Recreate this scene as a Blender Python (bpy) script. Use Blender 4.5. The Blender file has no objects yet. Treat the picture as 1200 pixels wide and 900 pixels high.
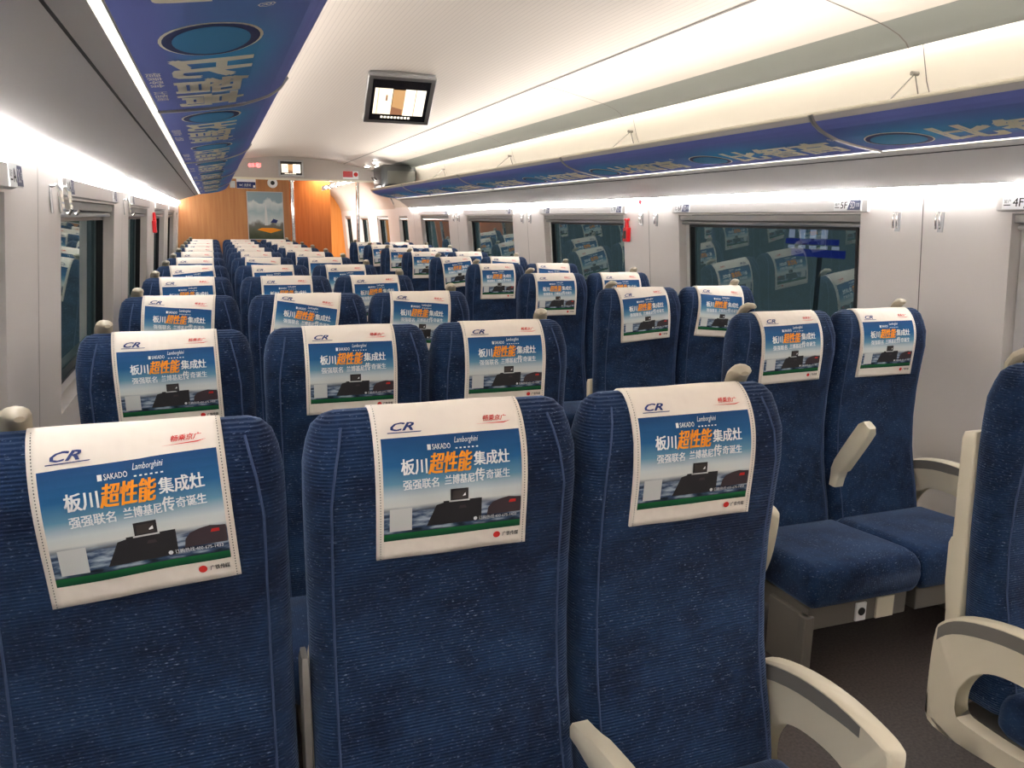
import bpy, bmesh, math, random
from mathutils import Vector, Matrix
random.seed(7)
SC = bpy.context.scene
COL = SC.collection
EYE = 1.36                      # camera height above the carriage floor (metres)

# ------------------------------------------------------------------ camera
cam_d = bpy.data.cameras.new('camera'); cam = bpy.data.objects.new('camera', cam_d); COL.objects.link(cam)
PITCH, YAW, ROLL, FPX = 0.2026, 0.3566, 0.0135, 932.27
cy, sy, cp, sp, cr, sr = math.cos(YAW), math.sin(YAW), math.cos(PITCH), math.sin(PITCH), math.cos(ROLL), math.sin(ROLL)
R0 = Matrix(((1, 0, 0), (0, 0, -1), (0, 1, 0)))
RY = Matrix(((cy, 0, -sy), (0, 1, 0), (sy, 0, cy)))
RP = Matrix(((1, 0, 0), (0, cp, -sp), (0, sp, cp)))
RR = Matrix(((cr, -sr, 0), (sr, cr, 0), (0, 0, 1)))
RC = RR @ RP @ RY @ R0          # world -> camera (x right, y down, z forward)
m3 = Matrix((RC[0], -Vector(RC[1]), -Vector(RC[2]))).transposed()
cam.matrix_world = Matrix.Translation((0, 0, EYE)) @ m3.to_4x4()
cam_d.sensor_width = 36; cam_d.lens = FPX * 36 / 1200; cam_d.clip_start = 0.02
SC.camera = cam

# ------------------------------------------------------------------ world, exposure, lamp strengths
w = bpy.data.worlds.new('night'); SC.world = w; w.use_nodes = True
w.node_tree.nodes['Background'].inputs[0].default_value = (0.035, 0.052, 0.056, 1)
w.node_tree.nodes['Background'].inputs[1].default_value = 0.4
vs = SC.view_settings
vs.view_transform = 'Standard'; vs.look = 'None'; vs.gamma = 1; vs.use_curve_mapping = False
vs.exposure = 2.4
L_WALL = 10.5                    # wall washer strips under the racks
L_COVE = 7                    # tubes hidden behind the ceiling edge
L_UP = 9.5                     # hidden up-lights added on the racks to brighten the ceiling
L_EDGE = 0.4                    # reading-light strips along the rack edges
L_VEST = 30                     # added vestibule fill light (W)

# ------------------------------------------------------------------ materials
def mat(name, col, rough=0.5, metal=0.0, emit=None, es=0.0, sheen=0.0, spec=0.5, coat=0.0):
    m = bpy.data.materials.new(name); m.use_nodes = True
    b = m.node_tree.nodes['Principled BSDF']
    b.inputs['Base Color'].default_value = (*col, 1); b.inputs['Roughness'].default_value = rough
    b.inputs['Metallic'].default_value = metal; b.inputs['Specular IOR Level'].default_value = spec
    b.inputs['Sheen Weight'].default_value = sheen; b.inputs['Coat Weight'].default_value = coat
    if emit:
        b.inputs['Emission Color'].default_value = (*emit, 1); b.inputs['Emission Strength'].default_value = es
    return m
def N(m, t, **kw):
    n = m.node_tree.nodes.new(t)
    for k, v in kw.items(): setattr(n, k, v)
    return n
def LK(m, a, b): m.node_tree.links.new(a, b)
def s(r, g, b):                 # sRGB 0..255 -> linear
    f = lambda c: (c / 255 / 12.92) if c / 255 <= .04045 else ((c / 255 + .055) / 1.055) ** 2.4
    return (f(r), f(g), f(b))
def ramp(m, stops, interp='LINEAR'):
    r = N(m, 'ShaderNodeValToRGB'); e = r.color_ramp.elements; r.color_ramp.interpolation = interp
    while len(e) < len(stops): e.new(0.5)
    for el, (p, c) in zip(e, stops): el.position = p; el.color = (*c, 1)
    return r

def fabric_mat(name='blue_corduroy', axis='Z', rib=.55):
    m = mat(name, (.02, .05, .12), .85, sheen=.35, spec=.2)
    b = m.node_tree.nodes['Principled BSDF']
    b.inputs['Sheen Roughness'].default_value = .45
    b.inputs['Sheen Tint'].default_value = (.45, .6, .95, 1)
    tc = N(m, 'ShaderNodeTexCoord')
    big = N(m, 'ShaderNodeTexNoise'); big.inputs['Scale'].default_value = 9; big.inputs['Detail'].default_value = 4; big.inputs['Roughness'].default_value = .7
    LK(m, tc.outputs['Object'], big.inputs['Vector'])
    r1 = ramp(m, [(.36, (.0030, .0095, .037)), (.64, (.0120, .038, .104))]); LK(m, big.outputs['Fac'], r1.inputs[0])  # mottled blue, with light blotches for the pile's sheen put into it
    mp = N(m, 'ShaderNodeMapping'); mp.inputs['Scale'].default_value = (150, 150, 420); LK(m, tc.outputs['Object'], mp.inputs['Vector'])
    fl = N(m, 'ShaderNodeTexNoise'); fl.inputs['Scale'].default_value = 1.0; fl.inputs['Detail'].default_value = 2; LK(m, mp.outputs[0], fl.inputs['Vector'])
    r2 = ramp(m, [(.62, (0, 0, 0)), (.77, (1, 1, 1))]); LK(m, fl.outputs['Fac'], r2.inputs[0])
    big2 = N(m, 'ShaderNodeTexNoise'); big2.inputs['Scale'].default_value = 5; LK(m, tc.outputs['Object'], big2.inputs['Vector'])
    r3 = ramp(m, [(.35, (.25, .25, .25)), (.65, (1, 1, 1))]); LK(m, big2.outputs['Fac'], r3.inputs[0])
    mu = N(m, 'ShaderNodeMath', operation='MULTIPLY'); LK(m, r2.outputs[0], mu.inputs[0]); LK(m, r3.outputs[0], mu.inputs[1])
    mx = N(m, 'ShaderNodeMixRGB'); LK(m, mu.outputs[0], mx.inputs[0]); LK(m, r1.outputs[0], mx.inputs[1]); mx.inputs[2].default_value = (.24, .31, .45, 1)
    LK(m, mx.outputs[0], b.inputs['Base Color'])
    wv = N(m, 'ShaderNodeTexWave', wave_type='BANDS', bands_direction=axis); wv.inputs['Scale'].default_value = 58
    wv.inputs['Distortion'].default_value = .6; wv.inputs['Detail'].default_value = 1; LK(m, tc.outputs['Object'], wv.inputs['Vector'])
    bp = N(m, 'ShaderNodeBump'); bp.inputs['Strength'].default_value = rib; bp.inputs['Distance'].default_value = .003
    LK(m, wv.outputs['Fac'], bp.inputs['Height']); LK(m, bp.outputs[0], b.inputs['Normal'])
    return m
def cloth_mat():
    m = mat('ivory_cloth', s(236, 226, 214), .9, sheen=.1, spec=.2)
    b = m.node_tree.nodes['Principled BSDF']; tc = N(m, 'ShaderNodeTexCoord')
    n = N(m, 'ShaderNodeTexNoise'); n.inputs['Scale'].default_value = 14; n.inputs['Detail'].default_value = 2; LK(m, tc.outputs['Object'], n.inputs['Vector'])
    bp = N(m, 'ShaderNodeBump'); bp.inputs['Strength'].default_value = .35; bp.inputs['Distance'].default_value = .02
    LK(m, n.outputs['Fac'], bp.inputs['Height']); LK(m, bp.outputs[0], b.inputs['Normal'])
    return m
def advert_mat():               # printed picture: blue sky, pale horizon, rocky sea, green strip; UV laid flat on the print
    m = mat('advert_print', (.1, .2, .4), .6, spec=.2)
    b = m.node_tree.nodes['Principled BSDF']; uv = N(m, 'ShaderNodeUVMap'); sep = N(m, 'ShaderNodeSeparateXYZ'); LK(m, uv.outputs[0], sep.inputs[0])
    sky = ramp(m, [(0, s(14, 62, 44)), (.070, s(24, 104, 56)), (.073, s(34, 46, 62)), (.26, s(70, 88, 110)), (.36, s(216, 219, 215)), (.44, s(208, 216, 216)), (.58, s(100, 150, 180)), (.74, s(34, 96, 146)), (1, s(26, 70, 120))])
    LK(m, sep.outputs[1], sky.inputs[0])
    mp = N(m, 'ShaderNodeMapping'); mp.inputs['Scale'].default_value = (5, 16, 1); LK(m, uv.outputs[0], mp.inputs[0])
    no = N(m, 'ShaderNodeTexNoise'); no.inputs['Scale'].default_value = 1; no.inputs['Detail'].default_value = 6; LK(m, mp.outputs[0], no.inputs['Vector'])
    sea = ramp(m, [(.35, s(24, 30, 44)), (.5, s(66, 86, 116)), (.64, s(176, 190, 204))]); LK(m, no.outputs['Fac'], sea.inputs[0])
    band = ramp(m, [(.073, (0, 0, 0)), (.09, (1, 1, 1)), (.28, (1, 1, 1)), (.355, (0, 0, 0))]); LK(m, sep.outputs[1], band.inputs[0])
    mx = N(m, 'ShaderNodeMixRGB'); LK(m, band.outputs[0], mx.inputs[0]); LK(m, sky.outputs[0], mx.inputs[1]); LK(m, sea.outputs[0], mx.inputs[2])
    LK(m, mx.outputs[0], b.inputs['Base Color'])
    return m
def rack_print_mat():           # violet-blue print with a lighter cyan band; UV u along the rack, v across
    m = mat('rack_advert_print', (.05, .08, .3), .75, spec=.08)
    b = m.node_tree.nodes['Principled BSDF']; uv = N(m, 'ShaderNodeUVMap'); sep = N(m, 'ShaderNodeSeparateXYZ'); LK(m, uv.outputs[0], sep.inputs[0])
    d = ramp(m, [(.15, (0, 0, 0)), (.42, (1, 1, 1)), (.58, (1, 1, 1)), (.9, (0, 0, 0))]); LK(m, sep.outputs[1], d.inputs[0])
    u = ramp(m, [(0, (.25, .25, .25)), (.12, (1, 1, 1)), (.4, (.35, .35, .35)), (.52, (.3, .3, .3)), (.65, (1, 1, 1)), (.9, (.4, .4, .4)), (1, (.2, .2, .2))]); LK(m, sep.outputs[0], u.inputs[0])
    mu = N(m, 'ShaderNodeMath', operation='MULTIPLY'); LK(m, d.outputs[0], mu.inputs[0]); LK(m, u.outputs[0], mu.inputs[1])
    mx = N(m, 'ShaderNodeMixRGB'); LK(m, mu.outputs[0], mx.inputs[0]); mx.inputs[1].default_value = (*s(118, 130, 204), 1); mx.inputs[2].default_value = (*s(80, 174, 226), 1)
    LK(m, mx.outputs[0], b.inputs['Base Color'])
    return m
def wood_mat(name, c1, c2):
    m = mat(name, c1, .35, spec=.4)
    b = m.node_tree.nodes['Principled BSDF']; tc = N(m, 'ShaderNodeTexCoord'); mp = N(m, 'ShaderNodeMapping'); mp.inputs['Scale'].default_value = (14, 14, .9)
    LK(m, tc.outputs['Object'], mp.inputs[0]); n = N(m, 'ShaderNodeTexNoise'); n.inputs['Scale'].default_value = 2; n.inputs['Detail'].default_value = 6; LK(m, mp.outputs[0], n.inputs['Vector'])
    r = ramp(m, [(.3, c1), (.7, c2)]); LK(m, n.outputs['Fac'], r.inputs[0]); LK(m, r.outputs[0], b.inputs['Base Color'])
    return m
def ribbed_mat():               # ceiling panel with fine lengthwise slots
    m = mat('slotted_ceiling', s(230, 221, 212), .6)
    b = m.node_tree.nodes['Principled BSDF']; tc = N(m, 'ShaderNodeTexCoord')
    wv = N(m, 'ShaderNodeTexWave', wave_type='BANDS', bands_direction='X'); wv.inputs['Scale'].default_value = 14; LK(m, tc.outputs['Object'], wv.inputs['Vector'])
    r = ramp(m, [(0, s(216, 206, 198)), (.12, s(232, 222, 213)), (1, s(232, 222, 213))]); LK(m, wv.outputs['Fac'], r.inputs[0]); LK(m, r.outputs[0], b.inputs['Base Color'])
    return m
def floor_mat():
    m = mat('speckled_floor', (.08, .07, .065), .45)
    b = m.node_tree.nodes['Principled BSDF']; tc = N(m, 'ShaderNodeTexCoord')
    n = N(m, 'ShaderNodeTexNoise'); n.inputs['Scale'].default_value = 120; n.inputs['Detail'].default_value = 3; LK(m, tc.outputs['Object'], n.inputs['Vector'])
    r = ramp(m, [(.3, s(56, 48, 46)), (.7, s(86, 76, 72))]); LK(m, n.outputs['Fac'], r.inputs[0]); LK(m, r.outputs[0], b.inputs['Base Color'])
    return m
def glass_mat():                # tinted double glazing at night
    m = bpy.data.materials.new('tinted_glass'); m.use_nodes = True; nt = m.node_tree; nt.nodes.remove(nt.nodes['Principled BSDF'])
    out = nt.nodes['Material Output']; fr = N(m, 'ShaderNodeFresnel'); fr.inputs['IOR'].default_value = 2.5
    t = N(m, 'ShaderNodeBsdfTransparent'); t.inputs[0].default_value = (.42, .47, .47, 1)
    g = N(m, 'ShaderNodeBsdfGlossy'); g.inputs[0].default_value = (.85, .95, .93, 1); g.inputs['Roughness'].default_value = .02
    mx = N(m, 'ShaderNodeMixShader'); LK(m, fr.outputs[0], mx.inputs[0]); LK(m, t.outputs[0], mx.inputs[1]); LK(m, g.outputs[0], mx.inputs[2]); LK(m, mx.outputs[0], out.inputs[0])
    return m

M = dict(
    fabric=fabric_mat(), fabric2=fabric_mat('blue_seat_plush', 'X', .15), piping=mat('piping', s(58, 76, 112), .8), cloth=cloth_mat(), advert=advert_mat(), rackprint=rack_print_mat(),
    wall=mat('wall_laminate', s(238, 232, 228), .42), wall2=mat('wall_frame', s(214, 212, 211), .4), header=mat('header_panel', s(224, 220, 218), .4),
    ceil=mat('ceiling_panel', s(236, 228, 219), .5), slot=ribbed_mat(), lip=mat('ceiling_edge_shade', s(148, 154, 149), .5),  # ceiling edge: its shade is put into a darker grey
    cove=mat('cove_panel', s(238, 232, 220), .5), rackgrey=mat('rack_grey', s(196, 193, 192), .45), alu=mat('brushed_aluminium', s(190, 190, 192), .3, .9),
    trimw=mat('ivory_trim', s(240, 234, 214), .4), edge=mat('edge_lamp', s(240, 234, 214), .4, emit=(1, .95, .82), es=L_EDGE), dark=mat('dark_gap', (.02, .02, .022), .7), greyseam=mat('grey_seam', s(120, 114, 110), .6),
    beige=mat('beige_plastic', s(226, 217, 194), .38), beige2=mat('grey_inlay', s(126, 122, 116), .5), handle=mat('taupe_plastic', s(176, 166, 146), .4),
    floor=floor_mat(), wood=wood_mat('wood_panel', s(178, 118, 72), s(196, 138, 88)), wood2=wood_mat('red_wood_panel', s(186, 104, 46), s(206, 124, 60)), wood3=wood_mat('orange_wood_panel', s(226, 138, 60), s(236, 156, 78)),
    chrome=mat('chrome', (.8, .8, .8), .12, 1), glass=glass_mat(), black=mat('black_plastic', (.012, .012, .015), .35), white=mat('white_print', s(244, 244, 244), .6),
    orange=mat('orange_print', s(255, 158, 20), .6), navy=mat('navy_print', s(24, 46, 110), .6), red=mat('red_print', s(214, 40, 34), .6), ink=mat('black_print', s(40, 36, 38), .6),
    cream=mat('cream_lettering', s(253, 247, 228), .75, spec=.08), cyan=mat('pale_blue_print', s(80, 150, 200), .75, spec=.08), stove=mat('stove_print', s(34, 32, 36), .6), stove2=mat('stove_top_print', s(58, 50, 48), .6),
    car=mat('dark_red_print', s(62, 48, 54), .6), qr=mat('pale_patch_print', s(206, 208, 206), .6), frame=mat('seat_frame_metal', s(122, 117, 110), .5, .2), tag=mat('slate_blue_sign', s(96, 100, 128), .5),
    redp=mat('red_plastic', s(206, 24, 32), .35), blind=mat('blind_fabric', s(180, 178, 176), .7), blind2=mat('beige_blind', s(196, 176, 160), .7),
    case=mat('dark_suitcase', s(62, 64, 66), .4), case2=mat('suitcase_lid', s(92, 93, 89), .35), strip=mat('light_strip', (1, 1, 1), .5, emit=(1, .985, .97), es=L_WALL),
    covel=mat('cove_tube', (1, 1, 1), .5, emit=(1, .95, .86), es=L_COVE), up=mat('fill_uplight', (1, 1, 1), .5, emit=(1, .95, .88), es=L_UP),
    spot=mat('spot_lens', (1, 1, 1), .5, emit=(1, .97, .93), es=28), led=mat('red_led', (.3, .02, .02), .5, emit=(1, .12, .12), es=1.0), ledgrey=mat('display_grey', s(200, 190, 182), .4),
    scr=mat('screen_black', (.01, .01, .014), .2), scrc=mat('screen_cream', (.1, .1, .1), .3, emit=s(226, 206, 178), es=.42), scrb=mat('screen_brown', (.1, .1, .1), .3, emit=s(168, 126, 78), es=.36), scrw=mat('screen_white', (.1, .1, .1), .3, emit=s(232, 222, 200), es=.45),
    scrk=mat('screen_dark', (.02, .02, .02), .3, emit=s(110, 74, 52), es=.5),
    signb=mat('lit_blue_sign', (.01, .01, .05), .5, emit=s(40, 60, 170), es=.09), signw=mat('lit_white_sign', (.2, .2, .2), .5, emit=s(190, 200, 230), es=.13),
)
def poster_mat():
    m = mat('poster_print', (.4, .5, .5), .35)
    b = m.node_tree.nodes['Principled BSDF']; uv = N(m, 'ShaderNodeUVMap'); sep = N(m, 'ShaderNodeSeparateXYZ'); LK(m, uv.outputs[0], sep.inputs[0])
    no = N(m, 'ShaderNodeTexNoise'); no.inputs['Scale'].default_value = 4; no.inputs['Detail'].default_value = 5; LK(m, uv.outputs[0], no.inputs['Vector'])
    ad = N(m, 'ShaderNodeMath', operation='MULTIPLY_ADD'); LK(m, no.outputs['Fac'], ad.inputs[0]); ad.inputs[1].default_value = .35; LK(m, sep.outputs[1], ad.inputs[2])
    r = ramp(m, [(.2, s(60, 70, 44)), (.34, s(86, 92, 70)), (.47, s(112, 110, 104)), (.55, s(196, 204, 204)), (.75, s(160, 182, 188)), (.95, s(206, 212, 210)), (1, s(140, 165, 178))]); LK(m, ad.outputs[0], r.inputs[0]); LK(m, r.outputs[0], b.inputs['Base Color'])
    return m
M['poster'] = poster_mat()

# ------------------------------------------------------------------ helpers
class MB:                       # collects geometry, builds ONE mesh object
    def __init__(s_): s_.v = []; s_.f = []; s_.m = []; s_.uv = {}
    def quad(s_, pts, mi=0, uvs=None):
        b = len(s_.v); s_.v += [tuple(p) for p in pts]; s_.f.append(tuple(range(b, b + len(pts)))); s_.m.append(mi)
        if uvs: s_.uv[len(s_.f) - 1] = uvs
    def box(s_, x0, x1, y0, y1, z0, z1, mi=0):
        P = [(x0, y0, z0), (x1, y0, z0), (x1, y1, z0), (x0, y1, z0), (x0, y0, z1), (x1, y0, z1), (x1, y1, z1), (x0, y1, z1)]
        b = len(s_.v); s_.v += P
        for f in ((0, 3, 2, 1), (4, 5, 6, 7), (0, 1, 5, 4), (1, 2, 6, 5), (2, 3, 7, 6), (3, 0, 4, 7)):
            s_.f.append(tuple(b + i for i in f)); s_.m.append(mi)
    def loft(s_, rings, caps=True, closed=True, mi=0):
        b = len(s_.v); n = len(rings[0])
        for r in rings: s_.v += [tuple(p) for p in r]
        for i in range(len(rings) - 1):
            for j in range(n if closed else n - 1):
                k = (j + 1) % n
                s_.f.append((b + i * n + j, b + i * n + k, b + (i + 1) * n + k, b + (i + 1) * n + j)); s_.m.append(mi)
        if caps and closed:
            s_.f.append(tuple(b + j for j in reversed(range(n)))); s_.m.append(mi)
            e = b + (len(rings) - 1) * n; s_.f.append(tuple(e + j for j in range(n))); s_.m.append(mi)
    def tube(s_, pts, r, n=8, mi=0, flat=None):
        P = [Vector(p) for p in pts]; rings = []
        rr = r if isinstance(r, (list, tuple)) else [r] * len(P)
        up = Vector((0, 0, 1))
        for i, p in enumerate(P):
            t = (P[min(i + 1, len(P) - 1)] - P[max(i - 1, 0)]).normalized()
            a = t.cross(up)
            if a.length < 1e-3: a = t.cross(Vector((0, 1, 0)))
            a.normalize(); c = a.cross(t).normalized(); up = c
            fx = flat or 1
            rings.append([p + a * rr[i] * math.cos(2 * math.pi * j / n) + c * rr[i] * fx * math.sin(2 * math.pi * j / n) for j in range(n)])
        s_.loft(rings, mi=mi)
    def disc(s_, c, r, axis='y', n=20, mi=0):
        c = Vector(c); pts = []
        for j in range(n):
            a = 2 * math.pi * j / n; ca, sa = r * math.cos(a), r * math.sin(a)
            pts.append(c + Vector((ca, 0, sa) if axis == 'y' else (0, ca, sa) if axis == 'x' else (ca, sa, 0)))
        s_.quad(pts, mi)
    def ext(s_, prof, x0, x1, mi=0):   # (y,z) polygon extruded along x
        s_.loft([[(x0, y, z) for y, z in prof], [(x1, y, z) for y, z in prof]], mi=mi)
    def exty(s_, prof, y0, y1, mi=0):  # (x,z) polygon extruded along y
        s_.loft([[(x, y0, z) for x, z in prof], [(x, y1, z) for x, z in prof]], mi=mi)
    def build(s_, name, mats, parent=None, smooth=False, bevel=0, recalc=True, loc=None):
        me = bpy.data.meshes.new(name); me.from_pydata(s_.v, [], s_.f)
        mats = mats if isinstance(mats, (list, tuple)) else [mats]
        for k in mats: me.materials.append(M[k])
        for p, k in zip(me.polygons, s_.m): p.material_index = k
        if s_.uv:
            ul = me.uv_layers.new(name='UVMap')
            for i, u in s_.uv.items():
                for li, c in zip(me.polygons[i].loop_indices, u): ul.data[li].uv = c
        if recalc:
            bm = bmesh.new(); bm.from_mesh(me); bmesh.ops.recalc_face_normals(bm, faces=bm.faces)
            if bevel:
                es = [e for e in bm.edges if len(e.link_faces) == 2 and e.calc_face_angle(0) > .6]
                bmesh.ops.bevel(bm, geom=es, offset=bevel, segments=3, affect='EDGES', profile=.5, clamp_overlap=True)
            bm.to_mesh(me); bm.free()
        if smooth:
            for p in me.polygons: p.use_smooth = True
            me.set_sharp_from_angle(angle=.75)
        o = bpy.data.objects.new(name, me); COL.objects.link(o)
        if parent: o.parent = parent
        if loc: o.location = loc
        return o
def tag(o, label, cat, group=None, kind=None):
    if label: o['label'] = label
    if cat: o['category'] = cat
    if group: o['group'] = group
    if kind: o['kind'] = kind
    return o
def empty(name, loc, label=None, cat=None, group=None):
    o = bpy.data.objects.new(name, None); COL.objects.link(o); o.location = loc; o.empty_display_size = .05
    return tag(o, label, cat, group)
def struct(o): o['kind'] = 'structure'; return o
def copy_tree(o, parent=None):
    c = o.copy(); COL.objects.link(c); c.parent = parent
    for ch in list(o.children): copy_tree(ch, c)
    return c
_tc = {}
def text2d(body, bold=0.0, shear=0.0, res=2):   # glyph outlines as flat triangles, normalised to a unit box
    key = (body, bold, shear)
    if key in _tc: return _tc[key]
    cu = bpy.data.curves.new('t', 'FONT'); cu.body = body; cu.size = 1; cu.offset = bold; cu.shear = shear; cu.resolution_u = res; cu.fill_mode = 'FRONT' if hasattr(cu, 'fill_mode') else cu.fill_mode
    o = bpy.data.objects.new('t', cu); COL.objects.link(o); bpy.context.view_layer.update()
    dg = bpy.context.evaluated_depsgraph_get(); me = bpy.data.meshes.new_from_object(o.evaluated_get(dg))
    V = [(v.co.x, v.co.y) for v in me.vertices]; F = [tuple(p.vertices) for p in me.polygons]
    bpy.data.objects.remove(o); bpy.data.curves.remove(cu); bpy.data.meshes.remove(me)
    if not V: V = [(0, 0), (1, 0), (1, 1), (0, 1)]; F = [(0, 1, 2, 3)]
    x0, x1 = min(a for a, b in V), max(a for a, b in V); y0, y1 = min(b for a, b in V), max(b for a, b in V)
    asp = (x1 - x0) / max(1e-6, y1 - y0)
    V = [((a - x0) / (x1 - x0), (b - y0) / max(1e-6, y1 - y0)) for a, b in V]
    _tc[key] = (V, F, asp); return _tc[key]
def put_text(mb, fn, body, u0, v0, u1, v1, mi, bold=0.0, shear=0.0):   # fits the words in a box; fn maps (u,v) -> point
    V, F, asp = text2d(body, 0, shear)
    q = bold * (v1 - v0)
    for dx, dy in (((0, 0),) if bold <= 0 else ((-q, -q * .5), (q, -q * .5), (-q, q * .5), (q, q * .5))):
        b = len(mb.v)
        mb.v += [tuple(fn(u0 + dx + (u1 - u0) * a, v0 + dy + (v1 - v0) * c)) for a, c in V]
        for f in F: mb.f.append(tuple(b + i for i in f)); mb.m.append(mi)
def put_poly(mb, fn, pts, mi): mb.quad([fn(u, v) for u, v in pts], mi)
def Zw(z): return z + EYE       # heights measured from eye level

# ------------------------------------------------------------------ carriage shell
CX = 1.055
Y0, YE, YV = -8.0, 11.72, 17.0        # back, end bulkhead, vestibule end
def wx(side, z):                       # inner wall surface x at eye-relative height z
    d = 1.465 + .085 * (.066 - max(z, -.95))
    return CX + side * d
floor = MB(); floor.box(-.6, 2.75, Y0, YV, -.06, 0); struct(floor.build('floor', 'floor'))

WIN = [(.57, 1.98), (2.66, 4.06), (4.73, 6.09), (6.82, 8.22), (8.92, 10.22)]
WIN_R = WIN + [(11.0, 11.55), (12.3, 13.2), (14.0, 14.85), (15.85, 16.6)]
WIN_L = [(a + .04, b + .03) for a, b in WIN] + [(11.0, 11.5)]
ZT, ZB = .045, -.60                     # window opening, eye-relative
def build_wall(side, wins, yend, name):
    mb = MB(); D = .09
    zs_low = [-EYE, -.9, ZB]; zs_mid = [ZB, -.4, -.2, ZT]; zs_top = [ZT, .066, .21]
    def strip(y0, y1, zs):
        for a, b in zip(zs[:-1], zs[1:]):
            mb.quad([(wx(side, a), y0, Zw(a)), (wx(side, a), y1, Zw(a)), (wx(side, b), y1, Zw(b)), (wx(side, b), y0, Zw(b))])
    strip(Y0, yend, zs_low); strip(Y0, yend, zs_top)
    ys = [Y0] + [q for wn in wins for q in wn] + [yend]
    for a, b in zip(ys[0::2], ys[1::2]):
        if b > a: strip(a, b, zs_mid)
    for a, b in wins:                   # reveals
        for z0, z1 in zip(zs_mid[:-1], zs_mid[1:]):
            for y in (a, b):
                mb.quad([(wx(side, z0), y, Zw(z0)), (wx(side, z0) + side * D, y, Zw(z0)), (wx(side, z1) + side * D, y, Zw(z1)), (wx(side, z1), y, Zw(z1))])
        for z in (ZT, ZB):
            mb.quad([(wx(side, z), a, Zw(z)), (wx(side, z), b, Zw(z)), (wx(side, z) + side * D, b, Zw(z)), (wx(side, z) + side * D, a, Zw(z))])
    return struct(mb.build(name, 'wall', recalc=False))
wallR = build_wall(1, WIN_R, YV, 'wall_right'); wallL = build_wall(-1, WIN_L, YE, 'wall_left')

def window(n, side, a, b, head=True):
    root = empty('window_%d' % n, (wx(side, ZB) + side * .05, (a + b) / 2, Zw(ZB))); struct(root)
    L = root.location
    P = lambda dep, y, z: (wx(side, z) + side * dep - L.x, y - L.y, Zw(z) - L.z)
    fr = MB(); T = .055; gz0, gz1 = ZB + .05, -.012
    def bar(y0, y1, z0, z1, d0, d1):
        fr.loft([[P(d0, y0, z0), P(d0, y1, z0), P(d0, y1, z1), P(d0, y0, z1)], [P(d1, y0, z0), P(d1, y1, z0), P(d1, y1, z1), P(d1, y0, z1)]])
    e = .004
    bar(a + e, a + T, ZB + e, ZT - .03, .045, .085); bar(b - T, b - e, ZB + e, ZT - .03, .045, .085)
    bar(a + T, b - T, ZB + e, gz0, .045, .085); bar(a + T, b - T, gz1, ZT - .03, .045, .085)
    fr.build('window_frame', 'wall2', root)
    g = MB(); gq = [P(.07, a + T, gz0), P(.07, b - T, gz0), P(.07, b - T, gz1), P(.07, a + T, gz1)]; g.quad(gq[::-1] if side > 0 else gq); g.build('pane', 'glass', root, recalc=False)
    k = MB()                            # dark rubber seal round the pane
    for (y0, y1, z0, z1) in ((a + T - .004, a + T + .010, gz0, gz1), (b - T - .010, b - T + .004, gz0, gz1), (a + T, b - T, gz0 - .004, gz0 + .010), (a + T, b - T, gz1 - .010, gz1 + .004)):
        k.loft([[P(.038, y0, z0), P(.038, y1, z0), P(.038, y1, z1), P(.038, y0, z1)], [P(.066, y0, z0), P(.066, y1, z0), P(.066, y1, z1), P(.066, y0, z1)]])
    k.build('seal', 'black', root)
    c = MB()                            # roller blind cassette and its rail
    c.loft([[P(.008, a + e, ZT - .003), P(.008, a + e, ZT - .030), P(.05, a + e, ZT - .036), P(.08, a + e, ZT - .036), P(.08, a + e, ZT - .003)],
            [P(.008, b - e, ZT - .003), P(.008, b - e, ZT - .030), P(.05, b - e, ZT - .036), P(.08, b - e, ZT - .036), P(.08, b - e, ZT - .003)]])
    c.build('blind_cassette', 'blind', root)
    r = MB(); r.tube([P(.022, a + .012, ZT - .045), P(.022, b - .012, ZT - .045)], .009, 8); r.build('blind_rail', 'alu', root, smooth=True)
    if head:
        h = MB()
        h.loft([[P(-.002, a - .05, .052), P(-.014, a - .05, .056), P(-.012, a - .05, .104), P(-.002, a - .05, .110)],
                [P(-.002, b + .05, .052), P(-.014, b + .05, .056), P(-.012, b + .05, .104), P(-.002, b + .05, .110)]])
        h.build('header_panel', 'header', root)
    return root
n = 1
for a, b in WIN_L: window(n, -1, a, b, b < 11); n += 1
for a, b in WIN_R: window(n, 1, a, b, b < 11); n += 1

# wall panel seams (thin dark joints between wall panels)
seam = MB()
for side, ys in ((1, [2.345, 4.40, 6.46, 8.57, 10.6]), (-1, [2.36, 4.43, 6.49, 8.6])):
    for y in ys:
        for z0, z1 in ((-.9, -.6), (-.6, -.2), (-.2, .12)):
            x0, x1 = wx(side, z0) - side * .0012, wx(side, z1) - side * .0012
            seam.quad([(x0, y - .0022, Zw(z0)), (x0, y + .0022, Zw(z0)), (x1, y + .0022, Zw(z1)), (x1, y - .0022, Zw(z1))])
struct(seam.build('trim_1', 'greyseam', recalc=False))
for side, nm, ye in ((1, 'baseboard_right', YV), (-1, 'baseboard_left', YE)):   # heater duct along the foot of the wall
    b_ = MB(); x = wx(side, -.9)
    b_.exty([(x, 0), (x - side * .05, 0), (x - side * .05, .10), (x - side * .01, .14), (x, .14)], Y0, ye); struct(b_.build(nm, 'beige'))

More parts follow.
